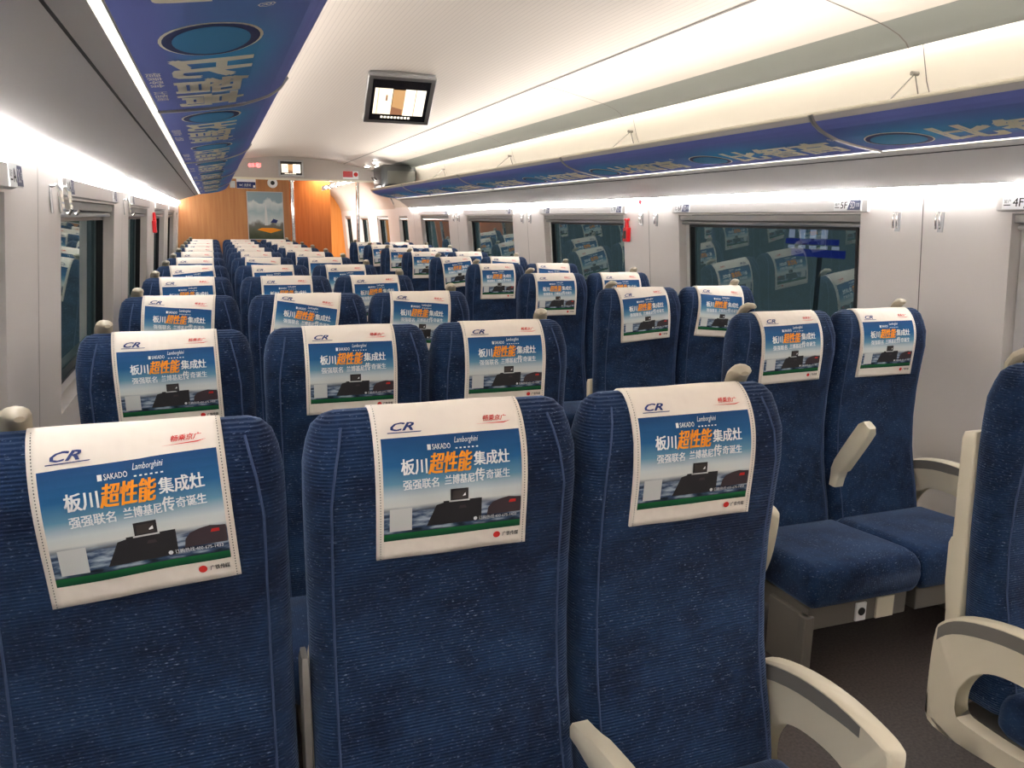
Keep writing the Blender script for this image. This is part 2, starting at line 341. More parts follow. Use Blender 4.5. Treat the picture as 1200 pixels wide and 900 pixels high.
# ceiling: right half profile (x,z eye-relative), mirrored for the left half
def mir(P): return [(2 * CX - x, z) for x, z in P]
CP = [(CX, .825), (1.35, .812), (1.60, .783), (1.785, .752)]
CP2 = [(1.785, .752), (1.92, .726), (2.08, .692), (2.165, .6735)]
LIP = [(2.165, .6735), (2.20, .663), (2.25, .644), (2.285, .622), (2.30, .604), (2.305, .612), (2.29, .640), (2.24, .668)]
def sheet(P, y0, y1, name, m, ny=1, smooth=True):
    mb = MB(); mb.loft([[(x, y0 + (y1 - y0) * i / ny, Zw(z)) for x, z in P] for i in range(ny + 1)], closed=False)
    o = mb.build(name, m, smooth=False, recalc=False)
    for p in o.data.polygons: p.use_smooth = smooth
    return struct(o)
sheet(mir(CP)[::-1] + CP[1:], Y0, YE, 'ceiling', 'slot')
sheet(CP2, Y0, YE, 'ceiling_right_panel', 'ceil'); sheet(mir(CP2), Y0, YE, 'ceiling_left_panel', 'ceil')
YR = 10.75                              # racks end here
sheet(LIP, Y0, YE, 'ceiling_right_edge', 'lip'); sheet(mir(LIP), Y0, YE, 'ceiling_left_edge', 'lip')
COVE = [(2.24, .70), (2.33, .685), (2.365, .62), (2.40, .50), (2.44, .42), (2.50, .34), (2.53, .14)]
sheet(COVE, Y0, YR + .2, 'wall_right_cove', 'cove'); sheet(mir(COVE), Y0, YR + .2, 'wall_left_cove', 'cove')
tr = MB()                               # joints in the ceiling
def line3(P, y, wd, off):               # cross joint following a profile
    for (x0, z0), (x1, z1) in zip(P[:-1], P[1:]):
        tr.quad([(x0, y - wd, Zw(z0 - off)), (x0, y + wd, Zw(z0 - off)), (x1, y + wd, Zw(z1 - off)), (x1, y - wd, Zw(z1 - off))])
SEAMS = [.19, 2.28, 4.37, 6.46, 8.55]
for y in SEAMS:
    for f in (lambda q: q, mir): line3(f(CP2 + LIP[1:5]), y, .003, .0015)
    for f in (lambda q: q, mir):
        P = f(COVE[1:5])
        for (x0, z0), (x1, z1) in zip(P[:-1], P[1:]):
            q = -.002 if x0 > CX else .002
            tr.quad([(x0 + q, y - .002, Zw(z0)), (x0 + q, y + .002, Zw(z0)), (x1 + q, y + .002, Zw(z1)), (x1 + q, y - .002, Zw(z1))])
for f in (1, -1):
    x = CX + f * (1.785 - CX)
    tr.quad([(x - .005, Y0, Zw(.7505)), (x - .005, YE, Zw(.7505)), (x + .005, YE, Zw(.7485)), (x + .005, Y0, Zw(.7485))] if f > 0 else [(x - .005, Y0, Zw(.7485)), (x - .005, YE, Zw(.7485)), (x + .005, YE, Zw(.7505)), (x + .005, Y0, Zw(.7505))])
struct(tr.build('trim_2', 'greyseam', recalc=False))
bk = MB(); bk.box(-.6, 2.75, Y0 - .05, Y0, 0, Zw(.85)); struct(bk.build('wall_back', 'wall'))

# lamps of the carriage, plus added rack up-lights: long strips
for side, nm in ((1, 'right'), (-1, 'left')):
    x = CX + side * 1.452
    t = MB(); zo = -.010 if side > 0 else .022; t.exty([(x, Zw(.150 + zo)), (x - side * .015, Zw(.153 + zo)), (x - side * .015, Zw(.159 + zo)), (x, Zw(.162 + zo))], Y0 + .05, YR if side > 0 else YE - .02)
    tag(t.build('light_strip', 'strip'), 'long white light strip under the %s luggage rack, along the top of the %s wall' % (nm, nm), 'light')
    x = CX + side * 1.27
    t = MB(); t.tube([(x, Y0 + .05, Zw(.668)), (x, YR + .1, Zw(.668))], .009, 8)
    tag(t.build('cove_lamp', 'covel', smooth=True), 'long cove lamp tucked behind the grey ceiling edge above the %s rack' % nm, 'light')
    x = CX + side * .975
    t = MB(); A, B, C_ = (CX + side * .888, Zw(.350)), (CX + side * .905, Zw(.367)), (CX + side * .907, Zw(.350))  # unseen fill strip behind the rail, added to light the ceiling
    for q, mi in (((A, B), 0), ((B, C_), 1), ((C_, A), 1)): t.quad([(q[0][0], Y0 + .05, q[0][1]), (q[0][0], YR - .5, q[0][1]), (q[1][0], YR - .5, q[1][1]), (q[1][0], Y0 + .05, q[1][1])], mi)
    tag(t.build('rack_fill_light', ['up', 'frame']), 'hidden up-light strip added along the top front of the %s luggage rack' % nm, 'light')

# ------------------------------------------------------------------ luggage racks with adverts
NOSE = [(1.905, .362), (1.915, .345), (1.93, .330), (1.959, .312), (2.017, .291), (2.075, .279), (2.132, .270), (2.222, .259)]
BODY_ = NOSE + [(2.238, .256), (2.30, .236), (2.488, .168), (2.50, .30), (2.50, .33), (1.94, .345), (1.925, .362)]
def plen(P):
    L = [0]
    for a, b in zip(P[:-1], P[1:]): L.append(L[-1] + math.hypot(b[0] - a[0], b[1] - a[1]))
    return L
def along(P, d):
    L = plen(P); d = max(0, min(L[-1], d))
    for i in range(len(P) - 1):
        if d <= L[i + 1] + 1e-9:
            t = (d - L[i]) / (L[i + 1] - L[i]); dx, dz = P[i + 1][0] - P[i][0], P[i + 1][1] - P[i][1]; q = math.hypot(dx, dz)
            return (P[i][0] + t * dx, P[i][1] + t * dz, dz / q, -dx / q)   # point, outward (down) normal
NL = plen(NOSE)[-1]
def build_rack(side):
    nm = 'right' if side > 0 else 'left'
    root = empty('luggage_rack', (CX + side * 1.3, 4, Zw(.26)), 'long overhead luggage rack on the %s side with blue adverts on its underside' % nm, 'luggage rack')
    O = root.location
    X = lambda x: (x if side > 0 else 2 * CX - x) - O.x
    BODY = [((x, .145 if side > 0 else .182) if (x, z) == (2.488, .168) else (x, z)) for x, z in BODY_]
    b = MB(); rings = []
    for y in [Y0, 2, 5, 8, 10.3] + [10.3 + .45 * math.sin(a) for a in (.3, .6, .9, 1.1, 1.3, 1.45, 1.55)]:
        t = max(0, (y - 10.3) / .45); k = 1 - .55 * (1 - math.sqrt(max(0, 1 - t * t)))
        rings.append([(X(2.5 - (2.5 - x) * k), y - O.y, Zw(z) - O.z) for x, z in BODY])
    b.loft(rings); b.build('rack_body', 'rackgrey', root, smooth=True)
    r = MB(); r.tube([(X(1.912), Y0 - O.y, Zw(.362) - O.z), (X(1.912), 10.3 - O.y, Zw(.362) - O.z)], .007, 8); r.build('front_rail', 'trimw', root, smooth=True)
    t = MB(); t.exty([(X(2.2225), Zw(.2585) - O.z), (X(2.2375), Zw(.2557) - O.z), (X(2.2375), Zw(.259) - O.z), (X(2.2225), Zw(.262) - O.z)], Y0 - O.y, 10.3 - O.y); t.build('edge_lamp', 'edge', root)
    g = MB(); g.exty([(X(2.278), Zw(.2415) - O.z), (X(2.282), Zw(.2400) - O.z), (X(2.282), Zw(.246) - O.z), (X(2.278), Zw(.249) - O.z)], Y0 - O.y, 10.3 - O.y); g.build('joint_line', 'dark', root)
    ends = SEAMS + [10.3]
    for y0, y1 in [(Y0 + .05, .19)] + list(zip(ends[:-1], ends[1:])):
        y0 += .012; y1 -= .012; Ln = y1 - y0
        def fn(u, v, off=.002):         # u: metres along reading direction, v: metres from the lower (wall) edge up to the aisle edge
            x, z, nx, nz = along(NOSE, NL - v - .004); y = y1 - u if side > 0 else y0 + u
            return (X(x + nx * off), y - O.y, Zw(z + nz * off) - O.z)
        p = MB(); vs_ = [(NL - .03) * i / 14 for i in range(15)]
        us = [Ln * i / 12 for i in range(13)]
        for i in range(12):
            for j in range(14):
                c = [(us[i], vs_[j]), (us[i + 1], vs_[j]), (us[i + 1], vs_[j + 1]), (us[i], vs_[j + 1])]
                p.quad([fn(*q) for q in c], 0, [(q[0] / Ln, q[1] / vs_[-1]) for q in c])
        ad = p.build('advert_panel', 'rackprint', root, recalc=False)
        if y1 > .5:
            q = MB(); f2 = lambda u, v: fn(u, v, .0035); f1 = lambda u, v: fn(u, v, .0028)
            f3 = lambda u, v: fn(u, v, .0042)
            reps = [.04, .04 + Ln / 2] if Ln > 1.8 else [.04]
            for r0 in reps:
                # oval emblem: ring, pale oval (its figure is left out)
                cu, cv = r0 + .15, .125
                for (ra, rb, mi, ff) in ((.125, .080, 0, f1), (.120, .075, 1, f2), (.104, .060, 2, f3)):
                    put_poly(q, ff, [(cu + ra * math.cos(a * math.pi / 16), cv + rb * math.sin(a * math.pi / 16)) for a in range(32)], mi)
                for k, ch in enumerate('比智高'):
                    u0 = r0 + .31 + k * .215
                    put_text(q, f2, ch, u0, .055, u0 + .19, .195, 0, bold=.06)
                put_text(q, f2, '®', r0 + .965, .185, r0 + .99, .21, 0)
                if side < 0:
                    put_text(q, f2, '健康零食', r0 + .42, .006, r0 + .60, .034, 0); put_text(q, f2, '比智高', r0 + .66, .006, r0 + .80, .034, 0)
            q.build('printed_lettering', ['cream', 'navy', 'cyan'], ad, recalc=False)
    for y in SEAMS:
        sm = MB(); k = 10
        f = lambda yy, v, off: (lambda a: (X(a[0] + a[2] * off), yy - O.y, Zw(a[1] + a[3] * off) - O.z))(along(NOSE, v))
        for i in range(k):
            v0, v1 = NL * i / k, NL * (i + 1) / k
            sm.loft([[f(y - .012, v0, 0), f(y - .006, v0, .007), f(y + .006, v0, .007), f(y + .012, v0, 0)], [f(y - .012, v1, 0), f(y - .006, v1, .007), f(y + .006, v1, .007), f(y + .012, v1, 0)]], caps=False)
        sm.build('seam_strip', 'alu', root, recalc=False)
        c = MB()
        c.tube([(X(2.372), y + .03 - O.y, Zw(.53) - O.z), (X(2.15), y - .02 - O.y, Zw(.36) - O.z)], .0022, 6)
        c.tube([(X(2.372), y + .03 - O.y, Zw(.53) - O.z), (X(2.41), y + .03 - O.y, Zw(.42) - O.z)], .0022, 6)
        c.tube([(X(2.355), y + .03 - O.y, Zw(.53) - O.z), (X(2.385), y + .03 - O.y, Zw(.53) - O.z)], .008, 8)
        c.tube([(X(2.39), y + .03 - O.y, Zw(.43) - O.z), (X(2.43), y + .03 - O.y, Zw(.43) - O.z)], .008, 8)
        c.build('support_cable', 'frame', root)
    return root
rackR = build_rack(1); rackL = build_rack(-1)

# ------------------------------------------------------------------ seats
FRONT = [(.27, -.115), (.33, -.108), (.40, -.092), (.46, -.072), (.55, -.052), (.66, -.041), (.77, -.042), (.86, -.050), (.93, -.058), (.985, -.055), (1.02, -.043), (1.045, -.027), (1.060, -.008)]
BACK = [(.27, .03), (.33, .03), (.40, .033), (.46, .036), (.55, .044), (.66, .052), (.77, .056), (.86, .060), (.93, .060), (.985, .058), (1.02, .050), (1.045, .038), (1.060, .020)]
TOPZ = 1.0655
HWS = [.97, .98, .99, 1.0, 1.0, 1.0, 1.0, 1.0, 1.0, .995, .97, .93, .86]
def backrest(hw):
    mb = MB(); rings = []
    def ring(z, yf, yb, h, r):
        pts = []; r = min(r, (yb - yf) / 2 * .98, h * .9); K = 6
        for cx_, cy_, a0 in ((h - r, yf + r, -90), (h - r, yb - r, 0), (-h + r, yb - r, 90), (-h + r, yf + r, 180)):
            for i in range(K + 1):
                a = math.radians(a0 + 90 * i / K); pts.append((cx_ + r * math.cos(a), cy_ + r * math.sin(a), z))
        # extra points along the front so that it can be gently domed
        out = []
        for i, p in enumerate(pts):
            out.append(p)
            q = pts[(i + 1) % len(pts)]
            if abs(p[0] - q[0]) > h * .5:
                for k in (1, 2, 3): out.append(tuple(p[j] + (q[j] - p[j]) * k / 4 for j in range(3)))
        return out
    def lerp(P, z):
        for (z0, a), (z1, b) in zip(P[:-1], P[1:]):
            if z <= z1: return a + (b - a) * (z - z0) / (z1 - z0)
        return P[-1][1]
    zs = [.27, .30, .33, .365, .40, .43, .46, .505, .55, .605, .66, .715, .77, .815, .86, .895, .93, .96, .985, 1.005, 1.02, 1.034, 1.045, 1.054, 1.060]
    H = list(zip([f[0] for f in FRONT], HWS))
    for z in zs: rings.append(ring(z, lerp(FRONT, z), lerp(BACK, z), hw * lerp(H, z), .045))
    rings.append(ring(TOPZ, .002, .012, hw * .78, .004))
    mb.loft(rings); return mb
def cover_path():                       # centre line of the head end: front bottom -> over the top -> down the back
    f = [(y, z) for z, y in FRONT if z >= .66]; b = [(y, z) for z, y in BACK if z >= .77]
    P = f + [(.006, TOPZ + .0005)] + b[::-1]
    Q = []                              # smooth resample
    for i in range(len(P) - 1):
        for k in range(4):
            t = k / 4; Q.append((P[i][0] + (P[i + 1][0] - P[i][0]) * t, P[i][1] + (P[i + 1][1] - P[i][1]) * t))
    Q.append(P[-1])
    for _ in range(6): Q = [Q[0]] + [((Q[i - 1][0] + 2 * Q[i][0] + Q[i + 1][0]) / 4, (Q[i - 1][1] + 2 * Q[i][1] + Q[i + 1][1]) / 4) for i in range(1, len(Q) - 1)] + [Q[-1]]
    return Q
CPATH = cover_path(); CLEN = plen(CPATH)
apex = max(range(len(CPATH)), key=lambda i: CPATH[i][1]); CAP = CLEN[apex]
def cov(u, v, off, ang, amp=.0015, ph=0.0):   # flat cloth coordinates (u right, v down the front from the top) -> seat
    c, s_ = math.cos(ang), math.sin(ang); v2 = v - .02
    uu = u * c + v2 * s_; vv = -u * s_ + v2 * c + .02
    a = along(CPATH, CAP - vv); ny, nz = -a[2], a[3]
    ny, nz = a[2], a[3]
    if nz < 0 and a[1] > 1.05: ny, nz = -ny, -nz
    # outward normal: away from the seat core (y=0, z=.95)
    if ny * (a[0] - .003) + nz * (a[1] - .93) < 0: ny, nz = -ny, -nz
    rip = amp * (1 + math.sin(u * 38 + ph + v * 9) * math.cos(v * 22 + ph)) * (1.0 if v > .01 else .4)
    return (uu, a[0] + ny * (off + rip), a[1] + nz * (off + rip))
CW, CF, CB = .125, .258, .11            # half width, front drop, back drop
def cover_objs(ang, ph, parent):
    mb = MB(); nu, nv = 18, 36
    F = lambda u, v, o: cov(u, v, o, ang, ph=ph)
    us = [-CW + 2 * CW * i / nu for i in range(nu + 1)]; vs2 = [-CB + (CF + CB) * j / nv for j in range(nv + 1)]
    G = lambda i, j: (F(us[i], vs2[j], .005))
    idx = {}
    for j in range(nv + 1):
        for i in range(nu + 1): idx[i, j] = len(mb.v); mb.v.append(G(i, j))
    for j in range(nv):
        for i in range(nu): mb.f.append((idx[i, j], idx[i, j + 1], idx[i + 1, j + 1], idx[i + 1, j])); mb.m.append(0)
    rim = [(i, 0) for i in range(nu + 1)] + [(nu, j) for j in range(1, nv + 1)] + [(i, nv) for i in range(nu - 1, -1, -1)] + [(0, j) for j in range(nv - 1, 0, -1)]
    low = []
    for (i, j) in rim: low.append(len(mb.v)); mb.v.append(F(us[i], vs2[j], .0005))
    for k in range(len(rim)):
        k2 = (k + 1) % len(rim); mb.f.append((idx[rim[k]], idx[rim[k2]], low[k2], low[k])); mb.m.append(0)
    c = mb.build('headrest_cover', 'cloth', parent, recalc=False)
    for p in c.data.polygons: p.use_smooth = True
    # ---- print
    q = MB(); names = ['advert', 'white', 'orange', 'navy', 'red', 'ink', 'stove', 'stove2', 'car', 'qr']
    W, Ht, vt = .228, .163, .063        # advert size and distance of its top edge from the top fold
    def lay(o):                          # (0..1 across, 0..1 up) inside the advert
        return lambda a, b: F(-W / 2 + W * a, vt + Ht * (1 - b), o)
    l0, l1, l2, l3 = lay(.0058), lay(.0066), lay(.0072), lay(.0079)
    for i in range(16):
        for j in range(14):
            cs = [(i / 16, j / 14), ((i + 1) / 16, j / 14), ((i + 1) / 16, (j + 1) / 14), (i / 16, (j + 1) / 14)]
            q.quad([l0(*k) for k in cs], 0, cs)
    # product picture: cooker with raised hood, dark car on the right, blank pale patch at lower left
    put_poly(q, l1, [(.42, .12), (.70, .12), (.70, .36), (.42, .36)], 6); put_poly(q, l1, [(.30, .12), (.42, .12), (.42, .345), (.37, .33)], 6)
    put_poly(q, l2, [(.47, .355), (.60, .355), (.60, .475), (.47, .475)], 6); put_poly(q, l3, [(.485, .375), (.585, .375), (.585, .455), (.485, .455)], 7)
    put_poly(q, l2, [(.46, .345), (.61, .345), (.61, .360), (.46, .360)], 9); put_poly(q, l3, [(.555, .395), (.58, .40), (.578, .43), (.557, .43)], 1)
    put_poly(q, l2, [(.53, .27), (.59, .27), (.58, .30), (.54, .30)], 8)
    put_poly(q, l1, [(.74, .17), (.995, .17), (.995, .33), (.95, .335), (.90, .345), (.84, .33), (.78, .30), (.75, .25)], 8); put_poly(q, l2, [(.90, .28), (.955, .28), (.955, .31), (.91, .31)], 4)
    put_poly(q, l1, [(.04, .10), (.195, .10), (.195, .335), (.04, .335)], 9)
    # words
    put_text(q, l2, 'SAKADO', .35, .865, .48, .915, 1, .01); put_poly(q, l2, [(.315, .865), (.34, .865), (.34, .915), (.315, .915)], 1)
    put_text(q, l2, 'Lamborghini', .51, .895, .685, .965, 1, 0, .35)
    for k in range(6): put_poly(q, l2, [(.515 + k * .03, .855), (.53 + k * .03, .855), (.53 + k * .03, .868), (.515 + k * .03, .868)], 1)
    put_text(q, l2, '板川', .125, .655, .305, .80, 1, .02)
    put_text(q, l3, '超性能', .315, .645, .63, .835, 2, .022, .25)
    put_text(q, l2, '集成灶', .645, .685, .905, .815, 1, .02)
    put_text(q, l2, '强强联名', .135, .515, .385, .61, 1, .02); put_text(q, l2, '兰博基尼', .43, .525, .645, .615, 1, .02)
    put_text(q, l2, '传', .65, .53, .72, .655, 1, .02); put_text(q, l2, '奇诞生', .73, .545, .905, .635, 1, .02)
    put_text(q, l2, '订购热线:400-675-1433', .68, .125, .965, .165, 1, .01)
    put_poly(q, l2, [(.655 + .014 * math.cos(a), .145 + .02 * math.sin(a)) for a in [k * math.pi / 6 for k in range(12)]], 1)
    e = lambda o: (lambda a, b: F(-CW + 2 * CW * a, CF * (1 - b), o))
    e1 = e(.0066)
    put_text(q, e1, 'CR', .115, .795, .265, .845, 3, .05, .45); put_poly(q, e1, [(.09, .782), (.30, .782), (.31, .788), (.09, .788)], 3)
    put_text(q, e1, '畅乘京广', .72, .815, .885, .85, 4, .02, .3); put_poly(q, e1, [(.66, .800), (.86, .797), (.91, .812), (.86, .804)], 4)
    put_text(q, e1, '广铁传媒', .835, .065, .945, .095, 5, .02); put_poly(q, e1, [(.795 + .024 * math.cos(a), .08 + .022 * math.sin(a)) for a in [k * math.pi / 8 for k in range(16)]], 4)
    for sd in (-1, 1):                   # stitched hem
        for k in range(58):
            v = .004 + k * .0044
            q.quad([F(sd * (CW - .006) - .0007, v, .0062), F(sd * (CW - .006) - .0007, v + .0018, .0062), F(sd * (CW - .006) + .0007, v + .0018, .0062), F(sd * (CW - .006) + .0007, v, .0062)], 5)
    q.build('printed_advert', names, c, recalc=False)
    return c
def rrect(y0, y1, z0, z1, r, K=5):
    P = []
    for cy_, cz, a0 in ((y1 - r, z0 + r, -90), (y1 - r, z1 - r, 0), (y0 + r, z1 - r, 90), (y0 + r, z0 + r, 180)):
        for i in range(K + 1):
            a = math.radians(a0 + 90 * i / K); P.append((cy_ + r * math.cos(a), cz + r * math.sin(a)))
    return P
def cushion(hw):
    mb = MB(); rings = []
    for y, zb, zt, k in ((-.495, .255, .325, .97), (-.487, .236, .346, .99), (-.470, .226, .357, 1), (-.43, .225, .362, 1), (-.33, .225, .355, 1), (-.22, .225, .345, 1), (-.12, .225, .337, 1), (-.10, .235, .325, .99)):
        rings.append([(x, y, z) for x, z in rrect(-hw * k, hw * k, zb, zt, min(.035, (zt - zb) * .45))])
    mb.loft(rings); return mb
def loop_arm(x, parent):                # end panel: a closed loop with an opening, padded inlay on its flank
    OUT = [(.03, .20), (-.05, .19), (-.20, .205), (-.285, .24), (-.330, .33), (-.349, .43), (-.353, .485), (-.345, .500), (-.315, .511), (-.23, .523), (-.13, .518), (-.03, .492), (.025, .455), (.04, .41), (.04, .27)]
    INN = [(-.05, .255), (-.09, .25), (-.16, .25), (-.225, .258), (-.265, .29), (-.285, .34), (-.285, .375), (-.27, .40), (-.225, .414), (-.16, .413), (-.11, .400), (-.07, .370), (-.045, .325), (-.04, .285)]
    def smooth(P):
        Q = []
        nP = len(P)
        for i in range(nP):
            p0, p1, p2, p3 = P[i - 1], P[i], P[(i + 1) % nP], P[(i + 2) % nP]
            for k in range(3):
                t = k / 3; Q.append(tuple(.5 * (2 * p1[d] + (p2[d] - p0[d]) * t + (2 * p0[d] - 5 * p1[d] + 4 * p2[d] - p3[d]) * t * t + (3 * p1[d] - p0[d] - 3 * p2[d] + p3[d]) * t ** 3) for d in (0, 1)))
        return Q
    O, I = smooth(OUT), smooth(INN); n_ = len(O); mb = MB(); h = .021
    def shr(P, k, C=(-.15, .36)): return [(C[0] + (a - C[0]) * k, C[1] + (b - C[1]) * k) for a, b in P]
    rings = [(-h, I, 1.0), (-h, O, .975), (-h + .006, O, 1.0), (h - .006, O, 1.0), (h, O, .975), (h, I, 1.0), (-h, I, 1.0)]
    mb.loft([[(x + dx, a, b) for a, b in shr(P, k)] for dx, P, k in rings], caps=False)
    arm = mb.build('armrest', 'beige', parent, smooth=True)
    st = [p for p in shr(O, .965) if p[1] > .44 and p[0] > -.30]; st.sort()
    lo = [(a, b - .020 - .012 * min(1, (a + .30) / .1)) for a, b in st]
    for sgn in (-1, 1):
        k = MB(); xx = x + sgn * (h + .0012)
        k.loft([[(xx, *p) for p in st], [(xx, *p) for p in lo]], closed=False)
        k.build('inlay', 'beige2', arm, recalc=False)
    return arm
def bar_arm(x, ang, parent, piv=(-.085, .475), hwid=.022, ang0=None, m='beige'):   # middle armrest: a short neck, then a thicker pad raised by ang
    ang0 = ang if ang0 is None else ang0
    mb = MB(); rings = []
    prof = [(0, -.018, .014, 0), (.03, -.020, .016, 0), (.06, -.026, .020, 0), (.085, -.030, .026, 1), (.14, -.030, .028, 1), (.21, -.030, .028, 1), (.265, -.028, .027, 1), (.285, -.018, .018, 1)]
    py, pz = piv; last = 0
    for d, zl, zh, k in prof:
        a = ang if k else ang0; am = ang if k else ang0
        py -= (d - last) * math.cos(am); pz += (d - last) * math.sin(am); last = d
        ny, nz = math.sin(a), math.cos(a); r = []; e = .7 if d > .27 else 1
        for dx, zz in ((-hwid * e, zl + .006), (-hwid * .75 * e, zl), (hwid * .75 * e, zl), (hwid * e, zl + .006), (hwid * e, zh - .006), (hwid * .75 * e, zh), (-hwid * .75 * e, zh), (-hwid * e, zh - .006)):
            r.append((x + dx, py + zz * ny, pz + zz * nz))
        rings.append(r)
    mb.loft(rings); return mb.build('armrest', m, parent, smooth=True)
def ear(x, sgn, parent):                # grab handle on the shoulder of the seat
    mb = MB(); pts = [(x - sgn * .004, .040, .99), (x - sgn * .003, .044, 1.035), (x - sgn * .002, .042, 1.058), (x - sgn * .004, .032, 1.076), (x - sgn * .009, .016, 1.087), (x - sgn * .015, -.001, 1.089), (x - sgn * .019, -.010, 1.086)]
    mb.tube(pts, [.017, .019, .021, .0215, .020, .015, .007], 12, flat=.66)
    return mb.build('grab_handle', 'handle', parent, smooth=True)
def shell(hw, parent, zt=.64):
    mb = MB(); rings = []
    for z, y0, y1, k in ((.22, .028, .055, .93), (.24, .026, .062, .97), (.45, .030, .072, 1), (zt - .12, .044, .084, 1), (zt - .02, .050, .088, 1), (zt - .005, .052, .084, .99), (zt, .054, .068, .97)):
        rings.append([(xx, yy, z) for xx, yy in rrect(-hw * k, hw * k, y0, y1, .006, 3)])
    mb.loft(rings); return mb.build('back_shell', 'beige', parent, smooth=True)
def make_seat(hw, hand, arms, sock=False, frame_side=0):
    root = empty('train_seat', (0, 0, 0))
    bk_ = backrest(hw).build('backrest', 'fabric', root)
    for p in bk_.data.polygons: p.use_smooth = True
    pp = MB()
    for sgn in (-1, 1):
        path = [(sgn * (hw * (1 if z < .95 else (1 - (z - .95) * 1.0)) - .036), y - .0005, z) for z, y in FRONT if .33 <= z <= 1.045]
        pp.tube(path, .0022, 6)
    pp.build('piping', 'piping', bk_)
    c = cushion(hw).build('seat_cushion', 'fabric2', root)
    for p in c.data.polygons: p.use_smooth = True
    shell(hw - .004, root)
    u = MB()
    u.box(-hw + .02, hw - .02, -.465, .02, .15, .224)
    if frame_side <= 0: u.box(-hw + .005, -hw + .03, -.47, -.30, 0, .2); u.box(-hw + .0, -hw + .035, -.475, -.44, .0, .2)
    if frame_side >= 0: u.box(hw - .03, hw - .005, -.40, -.10, 0, .2)
    if frame_side == 0: pass
    uf = u.build('under_frame', 'frame', root, bevel=.004)
    if sock:
        k = MB(); k.box(-.015, .025, -.472, -.464, .155, .215); k.build('power_socket', 'white', uf, bevel=.002)
        k = MB()
        k.tube([(.005, -.471, .187), (.005, -.4745, .187)], .013, 16); k.build('socket_face', 'black', uf)
        k = MB(); k.box(.065, .135, -.472, -.464, .152, .222); k.build('cover_plate', 'beige', uf, bevel=.002)
    if hand: ear(hand, 1 if hand > 0 else -1, root)
    for a in arms:
        if a[0] == 'loop': loop_arm(a[1], root)
        else: bar_arm(a[1], a[2], root)
    return root
SEATX = dict(A=-.13, B=.338, C=.787, D=1.815, F=2.235)
HW = dict(A=.213, B=.238, C=.213, D=.212, F=.207)
PROTO = dict(A=lambda: make_seat(.213, -.15, [('loop', -.236)], frame_side=-1), B=lambda: make_seat(.229, 0, [], frame_side=1),
             C=lambda: make_seat(.2125, .148, [('loop', .236)], frame_side=1), D=lambda: make_seat(.212, -.14, [('loop', -.255)], sock=True, frame_side=-1), F=lambda: make_seat(.207, .122, [('loop', .228)], frame_side=1))
ORD = ['nearest', 'second', 'third', 'fourth', 'fifth', 'sixth', 'seventh', 'eighth', 'ninth', 'tenth', 'farthest']
PLACE = dict(A='against the left windows', B='middle of the left three', C='left of the aisle', D='right of the aisle', F='against the right windows')
GROUP = dict(A='seats along the left windows', B='middle seats of the left threes', C='aisle seats of the left threes', D='aisle seats of the right pairs', F='window seats of the right pairs')
dg = math.radians
VAR = [0, dg(4), dg(-10), dg(-5), dg(6), dg(1.5)]
COVERS = {}
def cover_for(v, seat):
    if v in COVERS: copy_tree(COVERS[v], seat)
    else: COVERS[v] = cover_objs(VAR[v], v * 1.7, seat)
PICK = {('A', 1): 1, ('B', 1): 0, ('C', 1): 0, ('A', 2): 5, ('B', 2): 0, ('C', 2): 0, ('A', 3): 3, ('B', 3): 2, ('C', 3): 3, ('A', 5): 4, ('D', 6): 4, ('D', 5): 0, ('D', 2): 5, ('F', 2): 0, ('D', 3): 1, ('D', 4): 0}
protos = {}
for col in 'ABCDF':
    rows = range(1, 12) if col in 'ABC' else range(1, 11)
    for r in rows:
        if col == 'F' and r == 1: continue
        if col not in protos: protos[col] = PROTO[col](); seat = protos[col]; kids = None
        else:
            seat = protos[col].copy(); COL.objects.link(seat)
            for ch in list(protos[col].children):
                if not ch.name.startswith('headrest_cover') and not ch.get('one_off'): copy_tree(ch, seat)
        seat.location = (SEATX[col], 1.2257 + (r - 1), 0); seat.rotation_euler = (0, 0, 0)
        v = PICK.get((col, r)); v = random.choice([0, 0, 5, 5, 3, 1]) if v is None else v
        cover_for(v, seat)
        o = ORD[r - 1] if not (col in 'DF' and r == 10) else 'farthest'
        tilt = {0: 'straight', 1: 'crooked', 2: 'very crooked', 3: 'slanting', 4: 'uneven', 5: 'neat'}[v]
        row = 'row from the camera' if o != 'nearest' and o != 'farthest' else 'row'
        tag(seat, 'blue seat %s, %s %s, %s cover' % (PLACE[col], o, row, tilt), 'seat', GROUP[col])
        if (col, r) == ('B', 1): bar_arm(.225, dg(4), seat, hwid=.020)['one_off'] = 1; bar_arm(-.239, dg(88), seat, piv=(.0, .385), hwid=.007, m='beige2')['one_off'] = 1
        if (col, r) == ('D', 1): shell(.2085, seat, .90)['one_off'] = 1
        if (col, r) == ('D', 2): bar_arm(.212, dg(58), seat, piv=(-.095, .455), ang0=dg(82))['one_off'] = 1
for o in bpy.data.objects:
    if 'one_off' in o: del o['one_off']

